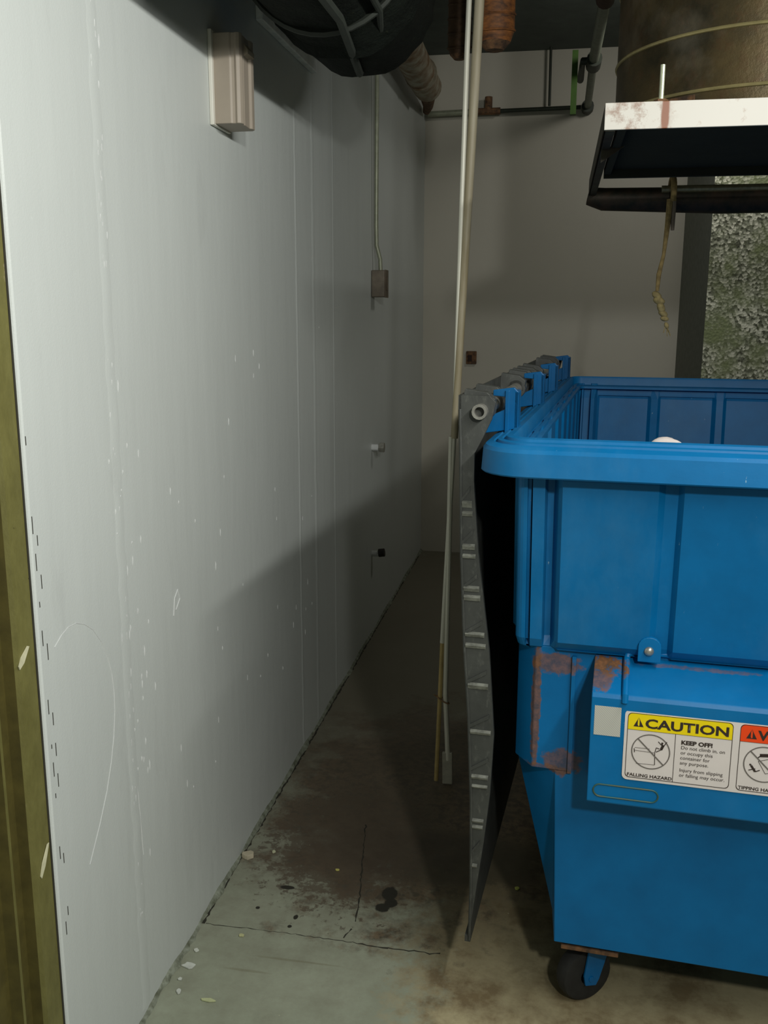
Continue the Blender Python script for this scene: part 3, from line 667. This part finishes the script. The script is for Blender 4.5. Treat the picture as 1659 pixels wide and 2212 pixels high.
bm = bm_(); tube(bm, [(.106, 5.02, 2.725), (.108, 4.88, 2.725)], .036, 14); tube(bm, [(.109, 4.93, 2.725), (.055, 4.93, 2.725), (.050, 5.3, 2.725)], .018, 10); obj('elbow_joint', bm, M_dp, t10, smooth=True)
bm = bm_(); tube(bm, [(.119, 4.02, 2.725), (.122, 3.74, 2.725)], .036, 14); obj('rusty_coupling', bm, simple('coupling_rust', lin(72, 44, 30), .8, 0, .4, 30), t10, smooth=True)
bm = bm_(); box(bm, .005, .033, 4.98, 5.02, 2.50, 2.79); obj('green_tag', bm, simple('green_paint', lin(58, 92, 22), .6), t10, label='bright green tag')

# rusty wrapped pipe ends
M_copper = simple('rust_orange', lin(140, 86, 38), .7, .0, .45, 26, .5, c2=lin(72, 44, 22), scale=(1, 1, 2.5))
M_dull = simple('rust_brown', lin(84, 60, 38), .8, 0, .5, 26, .5)
def rust_stub(x, y, zb, r, label, M_copper=M_copper):
    tt = thing('rusty_pipe', label, 'pipe', (x, y, zb))
    bm = bm_(); tube(bm, [(0, 0, r*.35), (0, 0, r*.9), (0, 0, CZ-zb)], r, 24, rs=[r*.80, r, r]); obj('pipe_shaft', bm, M_copper, tt, smooth=True)
    bm = bm_()
    for k in range(5): 
        z = r*.9+.045*k; tube(bm, [(r*1.01*math.cos(a), r*1.01*math.sin(a), z+.008*math.sin(a)) for a in [2*PI*i/28 for i in range(29)]], .0035, 6)
    obj('wrap_band', bm, M_copper, tt, smooth=True)
    bm = bm_(); tube(bm, [(0, 0, 0), (0, 0, r*.36)], r, 24, rs=[r*.45, r*.80]); obj('end_cap', bm, M_rust, tt, smooth=True)
rust_stub(-.232, 3.12, 2.335, .060, 'orange rusty pipe end hanging just right of the leaning poles')
rust_stub(-.375, 3.45, 2.395, .040, 'dull brown rusty pipe end hanging just left of the leaning poles', M_dull)

# ------------------------------------------------------------------ trash chute
t = NT('chute_galvanised'); nz = t.noise(5, 7, .65); n2 = t.noise(24, 6, .75)
c = t.mix(t.step(nz, .35, .65), lin(98, 84, 54), lin(54, 50, 36)); c = t.mix(t.math('MULTIPLY', t.step(n2, .5, .75), .6), c, lin(92, 62, 40)); c = t.mix(t.math('MULTIPLY', t.step(t.noise(3, 5, .6, loc=(3, 3, 3)), .55, .75), .5), c, lin(156, 148, 130))
t.col(c); t.pr(.42, .45); t.bump(n2, .2, .01); M_ch = t.m
CX, CY, CR = .503, 2.80, .38
t11 = thing('trash_chute', 'large rust-stained round metal trash chute coming down through the ceiling over the dumpster', 'chute', (CX, CY, 2.02))
bm = bm_(); n = 72
ring_loft(bm, [[(r*math.cos(2*PI*k/n), r*math.sin(2*PI*k/n), z) for k in range(n)] for r, z in ((CR-.003, 0), (CR, 0), (CR, CZ-2.021), (CR-.003, CZ-2.021), (CR-.003, 0))]); obj('chute_pipe', bm, M_ch, t11, smooth=True)
M_seam = simple('seam_bright', lin(168, 156, 108), .4, .4, .3, 20)
for z in (.045, .175, .36):
    bm = bm_(); tube(bm, [((CR+.001)*math.cos(2*PI*k/n), (CR+.001)*math.sin(2*PI*k/n), z) for k in range(n+1)], .0045, 8); obj('seam', bm, M_seam, t11, smooth=True)
bm = bm_(); a = math.radians(232)
bxx, byy = (CR+.012)*math.cos(a), (CR+.012)*math.sin(a)
box(bm, -.035, .035, -.003, .003, -.02, .0, Matrix.Translation((bxx, byy, .035)) @ Matrix.Rotation(a+PI/2, 4, 'Z')); obj('bracket', bm, M_rust, t11)
# chute door frame, hung below the chute
M_wbar = None
t = NT('worn_white_bar'); nz = t.noise(16, 7, .7, (1, 1, 1)); 
nm = t.blob((-.375, 0, 0), (.075, .1, .1), .5, nz, .9); c = t.mix(t.step(nz, .60, .68), lin(206, 202, 192), lin(168, 146, 128)); c = t.mix(t.math('MULTIPLY', t.math('MULTIPLY', nm, t.step(nz, .46, .56)), .8), c, lin(140, 106, 84))
c = t.mix(t.blob((-.312, -.03, 0), (.010, .05, .06), .3, nz, .5), c, lin(134, 80, 48)); t.col(c); t.pr(.45); M_wbar = t.m
FX0, FX1, FY0, FY1, FZ = .078, .96, 2.27, 3.50, 1.975
t12 = thing('chute_gate_frame', 'horizontal steel gate frame under the chute with worn white front bar', 'chute gate', ((FX0+FX1)/2, FY0, FZ))
HX = (FX1-FX0)/2
bm = bm_(); box(bm, -HX, HX, -.004, .004, -.028, .028); box(bm, -HX, HX, .004, .045, .024, .028)
o = obj('front_bar', bm, M_wbar, t12, bevel=.001, label='worn white front bar')
M_fr = simple('dark_gate_steel', lin(66, 66, 50), .6, .3, .45, 16, .3, c2=lin(48, 36, 28))
L_ = FY1-FY0
for s in (-1, 1):
    bm = bm_(); x = s*HX
    box(bm, min(x, x-s*.024), max(x, x-s*.024), .004, L_, -.030, -.022); box(bm, min(x, x-s*.004), max(x, x-s*.004), .004, L_, -.030, .028)
    obj('side_rail', bm, M_fr, t12, bevel=.001)
bm = bm_(); tube(bm, [(-HX, L_-.01, -.028), (-HX+.05, L_-.015, -.040), (.0, L_-.015, -.05), (HX, L_-.015, -.045)], .036, 14, rs=[.030, .038, .044, .046]); obj('rear_bar', bm, simple('rusty_rear_bar', lin(78, 62, 50), .5, .3, .5, 22, .5, c2=lin(44, 46, 36)), t12, smooth=True)
bm = bm_(); tube(bm, [(-HX+.24, L_-.045, -.014), (.3, L_-.045, -.014), (HX, L_-.045, -.014)], .012, 10); obj('guide_rod', bm, simple('bright_rod', lin(190, 184, 150), .3, .7, .3, 60, .3), t12, smooth=True)
bm = bm_(); box(bm, -HX+.03, HX-.02, .02, .73, -.012, -.006); box(bm, -HX+.03, -HX+.05, .02, .73, -.026, -.012); box(bm, -HX+.03, HX-.02, .715, .735, -.035, -.006); obj('sliding_gate', bm, simple('gate_plate', lin(34, 38, 28), .9, 0, .4, 8, .2), t12, bevel=.001)
bm = bm_(); prism(bm, [(-HX+.004, -.022), (-HX+.060, -.022), (-HX+.004, -.060)], .25, .256, 'y'); obj('corner_gusset', bm, M_fr, t12)
bm = bm_(); hx, hy = -.318, .055
tube(bm, [(hx, hy, .02), (hx, hy, .115)], .0055, 10); obj('threaded_rod', bm, simple('bare_rod', lin(214, 220, 190), .35, .3), t12, smooth=True)
bm = bm_(); prism(bm, [(hx+.016*math.cos(k*PI/3), hy+.016*math.sin(k*PI/3)) for k in range(6)], .028, .042, 'z'); box(bm, hx-.025, hx+.028, hy-.02, hy+.02, .022, .029); obj('nut', bm, M_rust, t12)
# hangers up to the ceiling
for sx in (-1, 1):
    for yy_ in (.10, L_-.10):
        if sx < 0: continue
        bm = bm_(); tube(bm, [(sx*(HX-.01), yy_, .0), (sx*(HX-.01), yy_, CZ-FZ)], .005, 8); obj('hanger_rod', bm, M_dp, t12, smooth=True)
# rope
ry = FY1-.02
t13 = thing('pull_rope', 'frayed tan pull rope with knots hanging from the gate frame rear bar', 'rope', (.343, ry-.055, 1.945))
M_rope = simple('tan_rope', lin(176, 152, 100), .9, 0, .4, 60, .6, scale=(1, 1, 1))
bm = bm_()
loop = [(.012+.0*i, .055+.062*math.cos(math.radians(a)), -.005+.062*math.sin(math.radians(a))) for i, a in enumerate(range(200, -21, -20))]
tube(bm, loop+[(.012, .10, -.05)], .010, 8); tube(bm, [(.002, 0, -.02), (-.001, 0, -.10), (-.008, 0, -.20), (-.020, 0, -.265), (-.022, 0, -.32)], .0055, 8, rs=[.011, .009, .006, .008, .006]); obj('cord', bm, M_rope, t13, smooth=True)
bm = bm_(); rnd = random.Random(4)
for x, z, r in ((-.022, -.335, .016), (-.014, -.352, .017), (-.006, -.375, .017), (.002, -.395, .014), (.008, -.412, .012), (.016, -.435, .010)):
    s = bmesh.ops.create_icosphere(bm, subdivisions=2, radius=r*1.25); bmesh.ops.transform(bm, matrix=Matrix.Translation((x, 0, z)) @ Matrix.Rotation(rnd.random()*3, 4, 'Y') @ Matrix.Diagonal((1, .8, .62, 1)), verts=s['verts'])
for k in range(8): tube(bm, [(.014, 0, -.43), (.014+rnd.uniform(-.014, .02), rnd.uniform(-.01, .01), -.455-rnd.uniform(0, .02))], .0012, 5)
obj('knot', bm, simple('pale_knot', lin(186, 168, 116), .9, 0, .4, 80, .5), t13, smooth=True)
bm = bm_(); tube(bm, [(.014, .004, -.02), (.016, .004, -.12)], .007, 8, rs=[.010, .006]); obj('loose_tail', bm, simple('tail_pink', lin(150, 136, 120), .9), t13, smooth=True)

# ------------------------------------------------------------------ litter along the wall foot
def chip(x, y, sx, sy, label, col, seed, h=.004):
    rnd = random.Random(seed); bm = bm_(); n = 9
    P = [(sx*(.6+.5*rnd.random())*math.cos(2*PI*k/n), sy*(.6+.5*rnd.random())*math.sin(2*PI*k/n)) for k in range(n)]
    prism(bm, P, 0, h, 'z'); o = obj('paint_chip', bm, simple('chip', col, .7), None, loc=(x, y, .0008), bevel=.001)
    tag(o, label, 'debris')
chip(-.822, 1.888, .020, .012, 'largest white plaster flake lying on the floor at the wall foot', lin(206, 210, 200), 1)
chip(-.826, 1.945, .007, .007, 'small white flake just behind the largest flake by the wall', lin(214, 218, 206), 2)
chip(-.825, 1.84, .006, .006, 'tiny white flake in front of the largest flake by the wall', lin(206, 210, 200), 3)
chip(-.812, 1.80, .007, .009, 'nearest small white flake against the wall foot', lin(206, 210, 200), 4)
chip(-.830, 2.36, .018, .016, 'cream plaster lump at the wall foot level with the dark floor stain', lin(200, 190, 164), 5, .014)
chip(-.765, 2.40, .006, .008, 'pale yellowish crumb out on the floor beside the cream lump', lin(210, 212, 176), 6)
chip(-.735, 2.02, .010, .006, 'yellowish crumb lying on the thin floor crack', lin(196, 196, 146), 7)
chip(-.56, 2.345, .008, .005, 'yellow crumb at the edge of the brown stain', lin(206, 200, 110), 8)
chip(-.055, 2.35, .008, .009, 'yellow-green crumb on the floor between the lid and the dumpster', lin(190, 196, 96), 9)
chip(-.735, 1.785, .022, .006, 'flat pale yellow sliver on the floor near the wall', lin(190, 196, 150), 10)
